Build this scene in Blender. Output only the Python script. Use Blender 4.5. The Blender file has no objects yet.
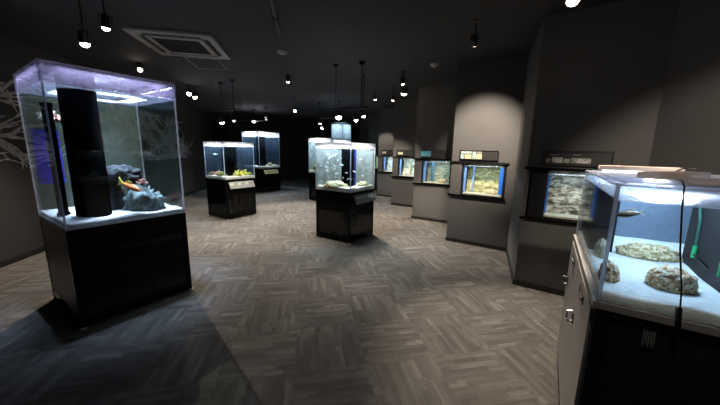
import bpy, bmesh, math, random
from mathutils import Vector, Matrix, noise
random.seed(7)
PI = math.pi
R = math.radians
SC = bpy.context.scene
COL = SC.collection

# ------------------------------------------------------------------ camera
CAM_H = 1.5
PITCH, ROLL, FPX = R(10.09), R(1.029), 291.26
cam_d = bpy.data.cameras.new('camera')
cam = bpy.data.objects.new('camera', cam_d)
COL.objects.link(cam)
cam.location = (0, 0, CAM_H)
_f = Vector((0, math.cos(PITCH), -math.sin(PITCH)))
_u0 = Vector((0, math.sin(PITCH), math.cos(PITCH)))
_r0 = Vector((1, 0, 0))
_r = math.cos(ROLL)*_r0 + math.sin(ROLL)*_u0
_u = -math.sin(ROLL)*_r0 + math.cos(ROLL)*_u0
cam.matrix_world = Matrix(((_r.x, _u.x, -_f.x, 0), (_r.y, _u.y, -_f.y, 0), (_r.z, _u.z, -_f.z, CAM_H), (0, 0, 0, 1)))
cam_d.sensor_fit = 'HORIZONTAL'
cam_d.sensor_width = 36
cam_d.lens = 36*FPX/720
cam_d.clip_start = .02
SC.camera = cam

# ------------------------------------------------------------------ world, exposure
W = bpy.data.worlds.new('world')
W.use_nodes = True
W.node_tree.nodes['Background'].inputs[0].default_value = (.75, .8, 1, 1)
W.node_tree.nodes['Background'].inputs[1].default_value = .01
SC.world = W
SC.view_settings.view_transform = 'Standard'
SC.view_settings.look = 'None'
SC.view_settings.gamma = 1
SC.view_settings.use_curve_mapping = False
SC.view_settings.exposure = 0.0
SC.cycles.max_bounces = 10
SC.cycles.transparent_max_bounces = 40
SC.cycles.transmission_bounces = 8
SC.cycles.sample_clamp_indirect = 3
SC.cycles.caustics_reflective = False
SC.cycles.caustics_refractive = False

# ------------------------------------------------------------------ measuring helpers
def ray(px, py):
    return (px-360)/FPX*_r + (202.5-py)/FPX*_u + _f
def at_z(px, py, z):
    d = ray(px, py)
    return Vector((0, 0, CAM_H)) + d*((z-CAM_H)/d.z)
def at_y(px, py, y):
    d = ray(px, py)
    return Vector((0, 0, CAM_H)) + d*(y/d.y)

# ------------------------------------------------------------------ materials
MATS = {}
def nt(name):
    m = bpy.data.materials.new(name)
    m.use_nodes = True
    return m, m.node_tree.nodes, m.node_tree.links
def pbr(name, col, rough=.6, metal=0, spec=.5, var=.12, scale=30, bump=0, bscale=200):
    """plain painted / moulded surface with a fine procedural tone variation"""
    if name in MATS: return MATS[name]
    m, N, L = nt(name)
    b = N['Principled BSDF']
    b.inputs['Roughness'].default_value = rough
    b.inputs['Metallic'].default_value = metal
    b.inputs['Specular IOR Level'].default_value = spec
    tc = N.new('ShaderNodeTexCoord')
    n = N.new('ShaderNodeTexNoise'); n.inputs['Scale'].default_value = scale; n.inputs['Detail'].default_value = 4
    r = N.new('ShaderNodeValToRGB')
    r.color_ramp.elements[0].position = .3; r.color_ramp.elements[1].position = .7
    r.color_ramp.elements[0].color = tuple(c*(1-var) for c in col)+(1,)
    r.color_ramp.elements[1].color = tuple(min(1, c*(1+var)) for c in col)+(1,)
    L.new(tc.outputs['Object'], n.inputs['Vector']); L.new(n.outputs['Fac'], r.inputs['Fac'])
    L.new(r.outputs['Color'], b.inputs['Base Color'])
    if bump:
        n2 = N.new('ShaderNodeTexNoise'); n2.inputs['Scale'].default_value = bscale
        bp = N.new('ShaderNodeBump'); bp.inputs['Strength'].default_value = bump; bp.inputs['Distance'].default_value = .01
        L.new(tc.outputs['Object'], n2.inputs['Vector'])
        L.new(n2.outputs['Fac'], bp.inputs['Height']); L.new(bp.outputs['Normal'], b.inputs['Normal'])
    MATS[name] = m
    return m
def ramp_mat(name, stops, scale=8, detail=6, rough=.8, kind='noise', bump=.5, dist=1.5, spec=.3, stretch=None):
    """mottled natural surface: rock, coral, gravel"""
    if name in MATS: return MATS[name]
    m, N, L = nt(name)
    b = N['Principled BSDF']; b.inputs['Roughness'].default_value = rough
    b.inputs['Specular IOR Level'].default_value = spec
    tc = N.new('ShaderNodeTexCoord')
    if kind == 'noise':
        t = N.new('ShaderNodeTexNoise'); t.inputs['Scale'].default_value = scale
        t.inputs['Detail'].default_value = detail; t.inputs['Distortion'].default_value = dist
        out = t.outputs['Fac']
    else:
        t = N.new('ShaderNodeTexVoronoi'); t.inputs['Scale'].default_value = scale
        sp = N.new('ShaderNodeSeparateColor'); L.new(t.outputs['Color'], sp.inputs[0]); out = sp.outputs[0]
    if stretch:
        mp = N.new('ShaderNodeMapping'); mp.inputs['Scale'].default_value = stretch; mp.inputs['Rotation'].default_value = (0, .25, 0)
        L.new(tc.outputs['Object'], mp.inputs['Vector']); L.new(mp.outputs[0], t.inputs['Vector'])
    else: L.new(tc.outputs['Object'], t.inputs['Vector'])
    r = N.new('ShaderNodeValToRGB'); cr = r.color_ramp
    while len(cr.elements) < len(stops): cr.elements.new(.5)
    for e, (p, c) in zip(cr.elements, stops): e.position = p; e.color = c+(1,)
    L.new(out, r.inputs['Fac']); L.new(r.outputs['Color'], b.inputs['Base Color'])
    if bump:
        bp = N.new('ShaderNodeBump'); bp.inputs['Strength'].default_value = bump*.6; bp.inputs['Distance'].default_value = .004
        L.new(t.outputs['Fac'] if kind == 'noise' else t.outputs['Distance'], bp.inputs['Height'])
        L.new(bp.outputs['Normal'], b.inputs['Normal'])
    MATS[name] = m
    return m
def clear(name, tint=(.95, .97, .98), gloss=.06, rough=.02, haze=0, hazecol=(.9, .95, 1), wave=0, wscale=12, fres=1.45):
    """see-through sheet: transparent with a fresnel reflection and, if asked, a share of milky scatter"""
    if name in MATS: return MATS[name]
    m, N, L = nt(name)
    N.remove(N['Principled BSDF'])
    out = N['Material Output']
    tr = N.new('ShaderNodeBsdfTransparent'); tr.inputs[0].default_value = tint+(1,)
    gl = N.new('ShaderNodeBsdfGlossy'); gl.inputs['Roughness'].default_value = rough
    gl.inputs[0].default_value = (.95, .97, 1, 1)
    geo = N.new('ShaderNodeNewGeometry'); dt = N.new('ShaderNodeVectorMath'); dt.operation = 'DOT_PRODUCT'
    L.new(geo.outputs['Normal'], dt.inputs[0]); L.new(geo.outputs['Incoming'], dt.inputs[1])
    ab = N.new('ShaderNodeMath'); ab.operation = 'ABSOLUTE'; L.new(dt.outputs['Value'], ab.inputs[0])
    om = N.new('ShaderNodeMath'); om.operation = 'SUBTRACT'; om.inputs[0].default_value = 1; L.new(ab.outputs[0], om.inputs[1])
    pw = N.new('ShaderNodeMath'); pw.operation = 'POWER'; pw.inputs[1].default_value = 5; L.new(om.outputs[0], pw.inputs[0])
    mx = N.new('ShaderNodeMixShader')
    if gloss:
        mu = N.new('ShaderNodeMath'); mu.operation = 'MULTIPLY_ADD'; mu.inputs[1].default_value = .6; mu.inputs[2].default_value = gloss*.5
        mu.use_clamp = True
        L.new(pw.outputs[0], mu.inputs[0]); L.new(mu.outputs[0], mx.inputs[0])
    else: mx.inputs[0].default_value = 0
    last = tr.outputs[0]
    if haze:
        tl = N.new('ShaderNodeBsdfTranslucent'); tl.inputs[0].default_value = hazecol+(1,)
        df = N.new('ShaderNodeBsdfDiffuse'); df.inputs[0].default_value = hazecol+(1,)
        m1 = N.new('ShaderNodeMixShader'); m1.inputs[0].default_value = .5
        L.new(tl.outputs[0], m1.inputs[1]); L.new(df.outputs[0], m1.inputs[2])
        m2 = N.new('ShaderNodeMixShader'); m2.inputs[0].default_value = haze
        L.new(last, m2.inputs[1]); L.new(m1.outputs[0], m2.inputs[2]); last = m2.outputs[0]
        tcz = N.new('ShaderNodeTexCoord'); nz = N.new('ShaderNodeTexNoise'); nz.inputs['Scale'].default_value = 9
        rz = N.new('ShaderNodeMapRange'); rz.inputs['From Min'].default_value = .3; rz.inputs['From Max'].default_value = .7
        rz.inputs['To Min'].default_value = haze*.7; rz.inputs['To Max'].default_value = min(1, haze*1.3)
        L.new(tcz.outputs['Object'], nz.inputs['Vector']); L.new(nz.outputs['Fac'], rz.inputs[0]); L.new(rz.outputs[0], m2.inputs[0])
    L.new(last, mx.inputs[1]); L.new(gl.outputs[0], mx.inputs[2])
    if wave:
        tc = N.new('ShaderNodeTexCoord'); n = N.new('ShaderNodeTexNoise'); n.inputs['Scale'].default_value = wscale
        n.inputs['Detail'].default_value = 3
        bp = N.new('ShaderNodeBump'); bp.inputs['Strength'].default_value = wave; bp.inputs['Distance'].default_value = .02
        L.new(tc.outputs['Object'], n.inputs['Vector']); L.new(n.outputs['Fac'], bp.inputs['Height'])
        L.new(bp.outputs['Normal'], gl.inputs['Normal'])
    L.new(mx.outputs[0], out.inputs[0])
    MATS[name] = m
    return m
def glow(name, col, power):
    if name in MATS: return MATS[name]
    m, N, L = nt(name)
    N.remove(N['Principled BSDF'])
    e = N.new('ShaderNodeEmission'); e.inputs[0].default_value = col+(1,); e.inputs[1].default_value = power
    L.new(e.outputs[0], N['Material Output'].inputs[0])
    MATS[name] = m
    return m

def carpet():
    m, N, L = nt('carpet')
    b = N['Principled BSDF']; b.inputs['Roughness'].default_value = .95; b.inputs['Specular IOR Level'].default_value = .1
    def M(op, a, bb=None, c=None):
        n = N.new('ShaderNodeMath'); n.operation = op
        for i, v in enumerate((a, bb, c)):
            if v is None: continue
            if isinstance(v, (int, float)): n.inputs[i].default_value = v
            else: L.new(v, n.inputs[i])
        return n.outputs[0]
    tc = N.new('ShaderNodeTexCoord')
    mp = N.new('ShaderNodeMapping'); mp.inputs['Rotation'].default_value = (0, 0, R(-10.5)); mp.inputs['Location'].default_value = (50.1, 50.2, 0)
    L.new(tc.outputs['Object'], mp.inputs['Vector'])
    nz = N.new('ShaderNodeTexNoise'); nz.inputs['Scale'].default_value = 14
    L.new(tc.outputs['Object'], nz.inputs['Vector'])
    s = N.new('ShaderNodeSeparateXYZ'); L.new(mp.outputs[0], s.inputs[0])
    T = .5
    sn = N.new('ShaderNodeSeparateColor'); L.new(nz.outputs['Color'], sn.inputs[0])
    jx = M('MULTIPLY', M('SUBTRACT', sn.outputs[0], .5), .10); jy = M('MULTIPLY', M('SUBTRACT', sn.outputs[1], .5), .10)
    X, Y = M('DIVIDE', M('ADD', s.outputs[0], jx), T), M('DIVIDE', M('ADD', s.outputs[1], jy), T)
    ix, iy = M('FLOOR', X), M('FLOOR', Y)
    chk = M('MODULO', M('ADD', ix, iy), 2)
    fx, fy = M('FRACT', M('DIVIDE', s.outputs[0], T)), M('FRACT', M('DIVIDE', s.outputs[1], T))
    inv = M('SUBTRACT', 1, chk)
    u = M('ADD', M('MULTIPLY', fx, chk), M('MULTIPLY', fy, inv))     # along the strokes
    v = M('ADD', M('MULTIPLY', fy, chk), M('MULTIPLY', fx, inv))     # across
    layers = []
    for k, (nstr, nseg) in enumerate(((10, 1.7), (17, 2.3))):
        sid = M('FLOOR', M('MULTIPLY', v, nstr))
        wn = N.new('ShaderNodeTexWhiteNoise'); cb = N.new('ShaderNodeCombineXYZ')
        L.new(M('ADD', ix, M('MULTIPLY', sid, 31.7)), cb.inputs[0]); L.new(iy, cb.inputs[1]); cb.inputs[2].default_value = 3.3+k
        L.new(cb.outputs[0], wn.inputs['Vector'])
        seg = M('FLOOR', M('ADD', M('MULTIPLY', u, nseg), wn.outputs['Value']))
        wn2 = N.new('ShaderNodeTexWhiteNoise'); cb2 = N.new('ShaderNodeCombineXYZ')
        L.new(M('ADD', sid, M('MULTIPLY', ix, 17.3)), cb2.inputs[0]); L.new(M('ADD', M('MULTIPLY', iy, 13.1), seg), cb2.inputs[1])
        cb2.inputs[2].default_value = 7.7+k
        L.new(cb2.outputs[0], wn2.inputs['Vector'])
        layers.append(wn2.outputs['Value'])
    val = M('ADD', M('MULTIPLY', M('POWER', layers[0], 1.5), .42), M('MULTIPLY', M('POWER', layers[1], 1.5), .36))
    n2 = N.new('ShaderNodeTexNoise'); n2.inputs['Scale'].default_value = 90; n2.inputs['Detail'].default_value = 3
    L.new(tc.outputs['Object'], n2.inputs['Vector'])
    val = M('ADD', val, M('MULTIPLY', M('SUBTRACT', n2.outputs['Fac'], .5), .5))
    r = N.new('ShaderNodeValToRGB'); cr = r.color_ramp
    cr.elements.new(.5)
    for e, (p, c) in zip(cr.elements, ((.05, (.105, .096, .086)), (.5, (.158, .147, .134)), (.95, (.25, .236, .218)))):
        e.position = p; e.color = c+(1,)
    L.new(val, r.inputs['Fac']); L.new(r.outputs['Color'], b.inputs['Base Color'])
    bp = N.new('ShaderNodeBump'); bp.inputs['Strength'].default_value = .4; bp.inputs['Distance'].default_value = .004
    L.new(n2.outputs['Fac'], bp.inputs['Height']); L.new(bp.outputs['Normal'], b.inputs['Normal'])
    return m

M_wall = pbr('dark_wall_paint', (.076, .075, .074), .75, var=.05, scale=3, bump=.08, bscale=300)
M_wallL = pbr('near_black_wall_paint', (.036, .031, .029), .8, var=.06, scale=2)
M_ceil = pbr('ceiling_paint', (.017, .0175, .02), .8, var=.05, scale=2)
M_skirt = pbr('black_skirting', (.012, .012, .012), .4)
M_black = pbr('black_plastic', (.008, .008, .009), .35)
M_gloss = pbr('black_gloss', (.004, .004, .0045), .16, spec=.1)
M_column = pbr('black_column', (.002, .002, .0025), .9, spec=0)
M_matt = pbr('black_matt', (.006, .006, .006), .8)
M_metal = pbr('black_metal', (.02, .02, .022), .35, metal=.6)
M_chrome = pbr('brushed_chrome', (.6, .6, .6), .2, metal=1)
M_white = pbr('white_plastic', (.7, .7, .7), .45)
M_grill = pbr('grey_grille_plastic', (.33, .33, .32), .5)
M_dgrill = pbr('dark_grille', (.02, .02, .022), .6)
M_cab = pbr('cabinet_grey_laminate', (.36, .345, .33), .5, var=.04)
M_wood = pbr('beige_lamp_cover', (.62, .52, .45), .5, var=.06)
M_mauve = pbr('mauve_grey_lid', (.42, .38, .42), .4)
M_sand = pbr('white_sand', (.74, .80, .80), .95, var=.12, scale=25, bump=.4, bscale=90)
M_sandT = pbr('tan_gravel', (.62, .58, .45), .95, var=.25, scale=60, bump=.5, bscale=120)
M_glass = clear('clear_acrylic', (.965, .98, .985), .04)
M_edge = clear('acrylic_edge', (.7, .74, .8), .12, haze=.55, hazecol=(.8, .84, .95))
M_frost = clear('frosted_acrylic', (.85, .88, .95), .08, haze=.5, hazecol=(.88, .9, .98))
M_frost2 = clear('milky_acrylic', (.8, .82, .85), .08, haze=.85, hazecol=(.92, .93, .97))
M_smoke = clear('smoked_acrylic', (.5, .5, .52), .05)
M_smokeD = clear('dark_smoked_acrylic', (.12, .12, .125), .05)
M_surf = clear('water_surface', (.8, .88, .95), .10, haze=.22, hazecol=(.85, .92, 1), wave=1, wscale=14, fres=1.33)
M_surf7 = clear('rippled_water_surface', (.85, .91, .97), .12, haze=.3, hazecol=(.8, .88, 1), wave=1, wscale=30, fres=1.33)
M_waterA = clear('water_pale', (.90, .95, .96), 0, fres=1.33)
M_waterB = clear('water_blue', (.87, .94, .98), 0, fres=1.33)
M_rockD = ramp_mat('dark_slate_rock', [(.3, (.006, .008, .009)), (.6, (.02, .025, .027)), (.8, (.07, .08, .08))], 7)
M_rockG = ramp_mat('green_grey_rock', [(.35, (.05, .075, .07)), (.52, (.15, .20, .185)), (.75, (.42, .48, .45))], 9)
M_rubble = ramp_mat('cream_coral_rubble', [(.0, (.36, .17, .07)), (.4, (.72, .50, .28)), (.7, (.92, .76, .52)), (1, (.98, .92, .76))], 110, kind='v', bump=1)
M_rubbleG = ramp_mat('buff_coral_rubble', [(.0, (.3, .23, .10)), (.5, (.66, .55, .30)), (1, (.9, .82, .58))], 90, kind='v', bump=1)
M_yel = ramp_mat('yellow_coral', [(.3, (.45, .33, .03)), (.7, (.85, .72, .16))], 40)
M_green = ramp_mat('olive_weed', [(.3, (.12, .16, .03)), (.7, (.45, .48, .12))], 40)
M_pink = ramp_mat('pink_coral', [(.3, (.55, .18, .10)), (.7, (.85, .5, .42))], 50)
M_brown = ramp_mat('brown_coral', [(.3, (.2, .11, .07)), (.7, (.55, .36, .25))], 40)
M_cream = ramp_mat('cream_coral', [(.3, (.5, .45, .3)), (.7, (.9, .85, .7))], 40)
M_orange = pbr('orange_fish_skin', (.85, .22, .05), .4, var=.2, scale=40)
M_yelfish = pbr('yellow_green_fish_skin', (.6, .65, .1), .4)
M_fish = pbr('pale_fish_skin', (.75, .74, .68), .35)
M_fishB = pbr('brown_fish_skin', (.16, .11, .06), .4, var=.4, scale=60)
M_navy = pbr('navy_reflection', (.01, .015, .16), .3)
M_blue = pbr('bright_blue_trim', (.03, .2, 1), .35)
M_skyb = pbr('light_blue_trim', (.22, .42, .9), .4)
M_rib = pbr('black_ribbed_plastic', (.03, .03, .031), .4)
M_greenclip = pbr('green_plastic', (.02, .55, .18), .4)

# ------------------------------------------------------------------ mesh helpers
def new(): return bmesh.new()
def xf(bm, verts, loc=(0, 0, 0), rot=None):
    mt = Matrix.Translation(Vector(loc))
    if rot is not None: mt = mt @ rot
    bmesh.ops.transform(bm, matrix=mt, verts=verts)
def box(bm, x0, x1, y0, y1, z0, z1, bev=0, loc=(0, 0, 0), rot=None):
    r = bmesh.ops.create_cube(bm, size=1)
    vs = r['verts']
    bmesh.ops.scale(bm, vec=(x1-x0, y1-y0, z1-z0), verts=vs)
    bmesh.ops.translate(bm, vec=((x0+x1)/2, (y0+y1)/2, (z0+z1)/2), verts=vs)
    if bev:
        es = list({e for v in vs for e in v.link_edges})
        rb = bmesh.ops.bevel(bm, geom=es, offset=bev, segments=2, affect='EDGES', profile=.7)
        vs = list({v for f in rb['faces'] for v in f.verts} | {v for v in vs if v.is_valid})
    if rot is not None or tuple(loc) != (0, 0, 0): xf(bm, vs, loc, rot)
    return bm
def cyl(bm, p0, p1, r0, r1=None, seg=20, caps=True):
    p0, p1 = Vector(p0), Vector(p1); r1 = r0 if r1 is None else r1
    d = p1-p0
    r = bmesh.ops.create_cone(bm, cap_ends=caps, segments=seg, radius1=r0, radius2=r1, depth=d.length)
    xf(bm, r['verts'], (p0+p1)/2, d.to_track_quat('Z', 'Y').to_matrix().to_4x4())
    return bm
def tube(bm, pts, rad, seg=8):
    pts = [Vector(p) for p in pts]
    rads = rad if isinstance(rad, (list, tuple)) else [rad]*len(pts)
    rings = []
    up = Vector((0, 0, 1))
    for i, p in enumerate(pts):
        t = (pts[min(i+1, len(pts)-1)]-pts[max(i-1, 0)]).normalized()
        a = t.cross(up)
        if a.length < .05: a = t.cross(Vector((1, 0, 0)))
        a.normalize(); b = t.cross(a)
        rings.append([bm.verts.new(p+(a*math.cos(k*2*PI/seg)+b*math.sin(k*2*PI/seg))*rads[i]) for k in range(seg)])
    for i in range(len(rings)-1):
        for k in range(seg):
            bm.faces.new((rings[i][k], rings[i][(k+1) % seg], rings[i+1][(k+1) % seg], rings[i+1][k]))
    bm.faces.new(rings[0][::-1]); bm.faces.new(rings[-1])
    return bm
def prism(bm, poly, z0, z1):
    a = [bm.verts.new((x, y, z0)) for x, y in poly]; b = [bm.verts.new((x, y, z1)) for x, y in poly]
    n = len(poly)
    bm.faces.new(a[::-1]); bm.faces.new(b)
    for i in range(n): bm.faces.new((a[i], a[(i+1) % n], b[(i+1) % n], b[i]))
    return bm
def lump(bm, c, s, seed=0, rough=.25, freq=2.5, sub=4, flat=True):
    r = bmesh.ops.create_icosphere(bm, subdivisions=sub, radius=1)
    o = Vector((seed*13.7, seed*7.1, seed*3.3))
    for v in r['verts']:
        d = v.co.normalized()
        k = 1+rough*noise.fractal(d*freq+o, .8, 2.1, 4)
        p = d*k
        v.co = Vector((p.x*s[0], p.y*s[1], max(p.z, -.35)*s[2] if flat else p.z*s[2]))+Vector(c)
    return bm
def obj(name, bm, mat, parent=None, smooth=False, loc=None, rotz=None, mods=None):
    me = bpy.data.meshes.new(name)
    bmesh.ops.recalc_face_normals(bm, faces=bm.faces[:])
    bm.to_mesh(me); bm.free()
    me.materials.append(mat)
    if smooth: me.polygons.foreach_set('use_smooth', [True]*len(me.polygons))
    o = bpy.data.objects.new(name, me); COL.objects.link(o)
    if parent is not None: o.parent = parent
    if loc is not None: o.location = loc
    if rotz is not None: o.rotation_euler.z = rotz
    return o
def tag(o, label, cat, group=None, kind=None):
    o['label'] = label; o['category'] = cat
    if group: o['group'] = group
    if kind: o['kind'] = kind
    return o
def thing(name, label, cat, loc=(0, 0, 0), rotz=0, group=None):
    o = bpy.data.objects.new(name, None); COL.objects.link(o)
    o.empty_display_size = .05
    o.location = loc; o.rotation_euler = (0, 0, rotz)
    return tag(o, label, cat, group)
def struct(name, bm, mat, parent=None, smooth=False):
    o = obj(name, bm, mat, parent, smooth)
    if parent is None: o['kind'] = 'structure'
    return o
def area(name, parent, loc, sx, sy, power, col=(1, 1, 1), spread=180):
    d = bpy.data.lights.new(name, 'AREA'); d.shape = 'RECTANGLE'; d.size = sx; d.size_y = sy
    d.energy = power; d.color = col; d.spread = R(spread)
    o = bpy.data.objects.new(name, d); COL.objects.link(o); o.parent = parent; o.location = loc
    return o

# ------------------------------------------------------------------ room shell
AX = R(100.5)                                   # the room's long axis
ax = Vector((math.cos(AX), math.sin(AX), 0)); axr = Vector((math.sin(AX), -math.cos(AX), 0))
CEIL = 2.85
LW = Vector((-4.416, 3.374, 0))                  # a point on the left wall
KA = R(-34); kd = Vector((math.cos(KA), math.sin(KA), 0)); kn = Vector((-math.sin(KA), math.cos(KA), 0))
FACE = .95
P = [Vector((1.809-.308*i, 3.185+1.668*i, 0)) for i in range(7)]     # left corners of the kiosk wall faces
Q = [p+kd*FACE for p in P]
BACK = Vector((-3.2, 15.0, 0))
def meet(p, d, q, e):
    den = d.x*e.y-d.y*e.x
    t = ((q.x-p.x)*e.y-(q.y-p.y)*e.x)/den
    return p+d*t
BL = meet(LW, ax, BACK, axr)
FRONT = -ax*3.0
FL = meet(LW, ax, FRONT, axr)
Q1f = meet(Q[0], ax, FRONT, axr)
BR = meet(Vector((0, 13.6, 0)), ax, BACK, axr)

def wall_strip(bm, pts, z0, z1, th=.12, side=1):
    """wall that follows a polyline, its body on one side of it"""
    pts = [Vector((p.x, p.y, 0)) for p in pts]
    off = []
    for i, p in enumerate(pts):
        ns = []
        if i > 0: d = (p-pts[i-1]).normalized(); ns.append(Vector((-d.y, d.x, 0)))
        if i < len(pts)-1: d = (pts[i+1]-p).normalized(); ns.append(Vector((-d.y, d.x, 0)))
        n = sum(ns, Vector()).normalized(); k = 1/max(.3, n.dot(ns[0]))
        off.append(p+n*side*th*k)
    for i in range(len(pts)-1):
        prism(bm, [(pts[i].x, pts[i].y), (pts[i+1].x, pts[i+1].y), (off[i+1].x, off[i+1].y), (off[i].x, off[i].y)], z0, z1)
    return bm

bm = new(); prism(bm, [(-9, -5), (6, -5), (6, 18), (-9, 18)], -.1, 0); struct('floor', bm, carpet())
bm = new(); prism(bm, [(-9, -5), (6, -5), (6, 18), (-9, 18)], CEIL, CEIL+.1); struct('ceiling', bm, M_ceil)
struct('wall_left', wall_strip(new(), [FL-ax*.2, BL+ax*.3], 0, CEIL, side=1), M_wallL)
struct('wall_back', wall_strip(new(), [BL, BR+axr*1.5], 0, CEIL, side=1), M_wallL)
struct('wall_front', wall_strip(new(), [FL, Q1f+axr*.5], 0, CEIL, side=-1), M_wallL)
# kiosk wall: a zigzag with a niche in each face
NXS = (.03, .172, .172, .172, .172, .172)
NX0, NX1, NZ0, NZ1, ND = .03, .835, .79, 1.345, .42
bm = new()
def kp(i, s, t): v = P[i]+kd*s+kn*t; return (v.x, v.y)
for i in range(6):
    NX0 = NXS[i]
    def quad(s0, s1, z0, z1, t=0):
        a, b = kp(i, s0, t), kp(i, s1, t)
        prism(bm, [a, b, kp(i, s1, t+.02), kp(i, s0, t+.02)], z0, z1)
    quad(0, FACE, 0, NZ0); quad(0, FACE, NZ1, CEIL); quad(0, NX0, NZ0, NZ1); quad(NX1, FACE, NZ0, NZ1)
    quad(NX0-.02, NX1+.02, NZ0-.02, NZ1+.02, ND)                                   # niche back
    prism(bm, [kp(i, NX0-.02, .02), kp(i, NX0, .02), kp(i, NX0, ND), kp(i, NX0-.02, ND)], NZ0-.02, NZ1+.02)
    prism(bm, [kp(i, NX1, .02), kp(i, NX1+.02, .02), kp(i, NX1+.02, ND), kp(i, NX1, ND)], NZ0-.02, NZ1+.02)
    prism(bm, [kp(i, NX0, .02), kp(i, NX1, .02), kp(i, NX1, ND), kp(i, NX0, ND)], NZ1, NZ1+.02)
    prism(bm, [kp(i, NX0, .02), kp(i, NX1, .02), kp(i, NX1, ND), kp(i, NX0, ND)], NZ0-.02, NZ0)
wall_strip(bm, [Q1f, Q[0]], 0, CEIL, .02, -1)
for i in range(6): wall_strip(bm, [P[i], Q[i+1]], 0, CEIL, .02, -1)
wall_strip(bm, [Q[6], P[6], BR+ax*.2], 0, CEIL, .02, -1)
struct('wall_right', bm, M_wall)
bm = new()
zz = [Q1f]
for i in range(7): zz += [Q[i], P[i]]
wall_strip(bm, zz, 0, .06, .012, 1)
struct('baseboard_right', bm, M_skirt)
struct('baseboard_left', wall_strip(new(), [FL, BL], 0, .07, .015, -1), M_skirt)
struct('baseboard_back', wall_strip(new(), [BL, BR], 0, .07, .015, -1), M_skirt)

# painted mural on the left wall: pale branching brush strokes
def mural():
    rnd = random.Random(21)
    bm = new()
    nrm = -Vector((-ax.y, ax.x, 0))
    def ribbon(pts, ws):
        prev = None
        for i, (s, z) in enumerate(pts):
            s2, z2 = pts[min(i+1, len(pts)-1)]; s1, z1 = pts[max(0, i-1)]
            t = Vector((s2-s1, z2-z1)); t.normalize(); n = Vector((-t.y, t.x))*ws[i]
            q = []
            for sg in (1, -1):
                for dp in (.001, .004):
                    p = LW+ax*(s+n.x*sg)-Vector((-ax.y, ax.x, 0))*dp
                    q.append(bm.verts.new((p.x, p.y, z+n.y*sg)))
            if prev:
                a, b = prev, q
                bm.faces.new((a[1], b[1], b[3], a[3])); bm.faces.new((a[0], b[0], b[1], a[1])); bm.faces.new((a[3], b[3], b[2], a[2]))
            prev = q
    def grow(s, z, ang, ln, w, dep):
        n = max(4, int(ln/.04)); pts = []; ws = []
        c = rnd.uniform(-.03, .03)
        for k in range(n+1):
            pts.append((s, z)); ws.append(1.5*w*(1-.85*k/n)*(.5+rnd.random())+.003)
            ang += c+rnd.uniform(-.13, .13)
            s += math.cos(ang)*ln/n; z += math.sin(ang)*ln/n
            if z < 1.2 and math.sin(ang) < 0 or z > 2.3 and math.sin(ang) > 0: ang = -ang
            if dep < 3 and rnd.random() < (.17 if dep == 0 else .10):
                grow(s, z, ang+rnd.choice((-1, 1))*rnd.uniform(.15, .5), ln*rnd.uniform(.3, .6), w*.62, dep+1)
        ribbon(pts, ws)
    for (s, z, a, ln, w) in ((-.9, 1.35, .35, 1.6, .022), (-1.0, 1.5, .25, 1.5, .018), (-1.2, 1.95, -.2, 1.7, .02), (-1.0, 1.15, .5, 1.2, .018), (-.6, 1.75, .1, 1.2, .016),
                             (.9, 1.9, -.1, 1.8, .022), (1.3, 1.55, .2, 1.7, .02), (1.9, 2.15, -.3, 1.8, .02), (2.6, 1.5, .35, 1.9, .024),
                             (3.1, 1.75, .1, 2.0, .024), (3.0, 1.35, .3, 1.9, .02), (3.6, 2.1, -.25, 1.9, .022), (4.1, 1.5, .3, 1.6, .022), (4.3, 1.9, 0, 1.5, .02),
                             (4.0, 1.25, .15, 1.7, .018), (4.7, 1.6, .4, 1.2, .018)):
        grow(s, z, a, ln, w, 0)
    tag(obj('wall_mural', bm, pbr('pale_mural_paint', (.48, .47, .45), .8, var=.3, scale=14)),
        'pale grey branching brush-stroke mural painted on the dark left wall', 'mural')
mural()

# ------------------------------------------------------------------ ceiling fittings
CA = R(10.5)
t = thing('air_conditioner', 'square grey four-way air conditioner grille set in the dark ceiling', 'air conditioner', (-2.38, 4.17, CEIL), CA)
bm = new()
h = .475
for (x0, x1, y0, y1) in ((-h, h, -h, -.40), (-h, h, .40, h), (-h, -.40, -.40, .40), (.40, h, -.40, .40)): box(bm, x0, x1, y0, y1, -.03, 0, .004)
for (x0, x1, y0, y1) in ((-.33, .33, -.33, -.27), (-.33, .33, .27, .33), (-.33, -.27, -.27, .27), (.27, .33, -.27, .27)): box(bm, x0, x1, y0, y1, -.035, 0, .004)
for sx in (-1, 1):
    for sy in (-1, 1): box(bm, sx*.365-.04, sx*.365+.04, sy*.365-.04, sy*.365+.04, -.03, 0)
obj('frame', bm, M_grill, t)
bm = new(); box(bm, -.27, .27, -.27, .27, -.025, 0)
for k in range(18): box(bm, -.265, .265, -.26+k*.03, -.25+k*.03, -.034, -.024)
obj('intake_grille', bm, M_dgrill, t)
for k in range(4):
    bm = new(); box(bm, -.32, .32, -.395, -.335, -.012, 0)
    box(bm, -.32, .32, -.372, -.366, -.028, -.002)
    obj('louvre', bm, M_dgrill, t, rotz=k*PI/2)
t = thing('access_panel', 'thin outlined ceiling access panel beyond the air conditioner', 'access panel', (-2.53, 5.07, CEIL), CA)
bm = new()
for (x0, x1, y0, y1) in ((-.24, .24, -.3, -.288), (-.24, .24, .288, .3), (-.24, -.228, -.3, .3), (.228, .24, -.3, .3)): box(bm, x0, x1, y0, y1, -.006, 0)
obj('frame', bm, M_grill, t)
bm = new(); box(bm, -.228, .228, -.288, .288, -.003, 0); obj('panel', bm, M_ceil, t)

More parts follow.
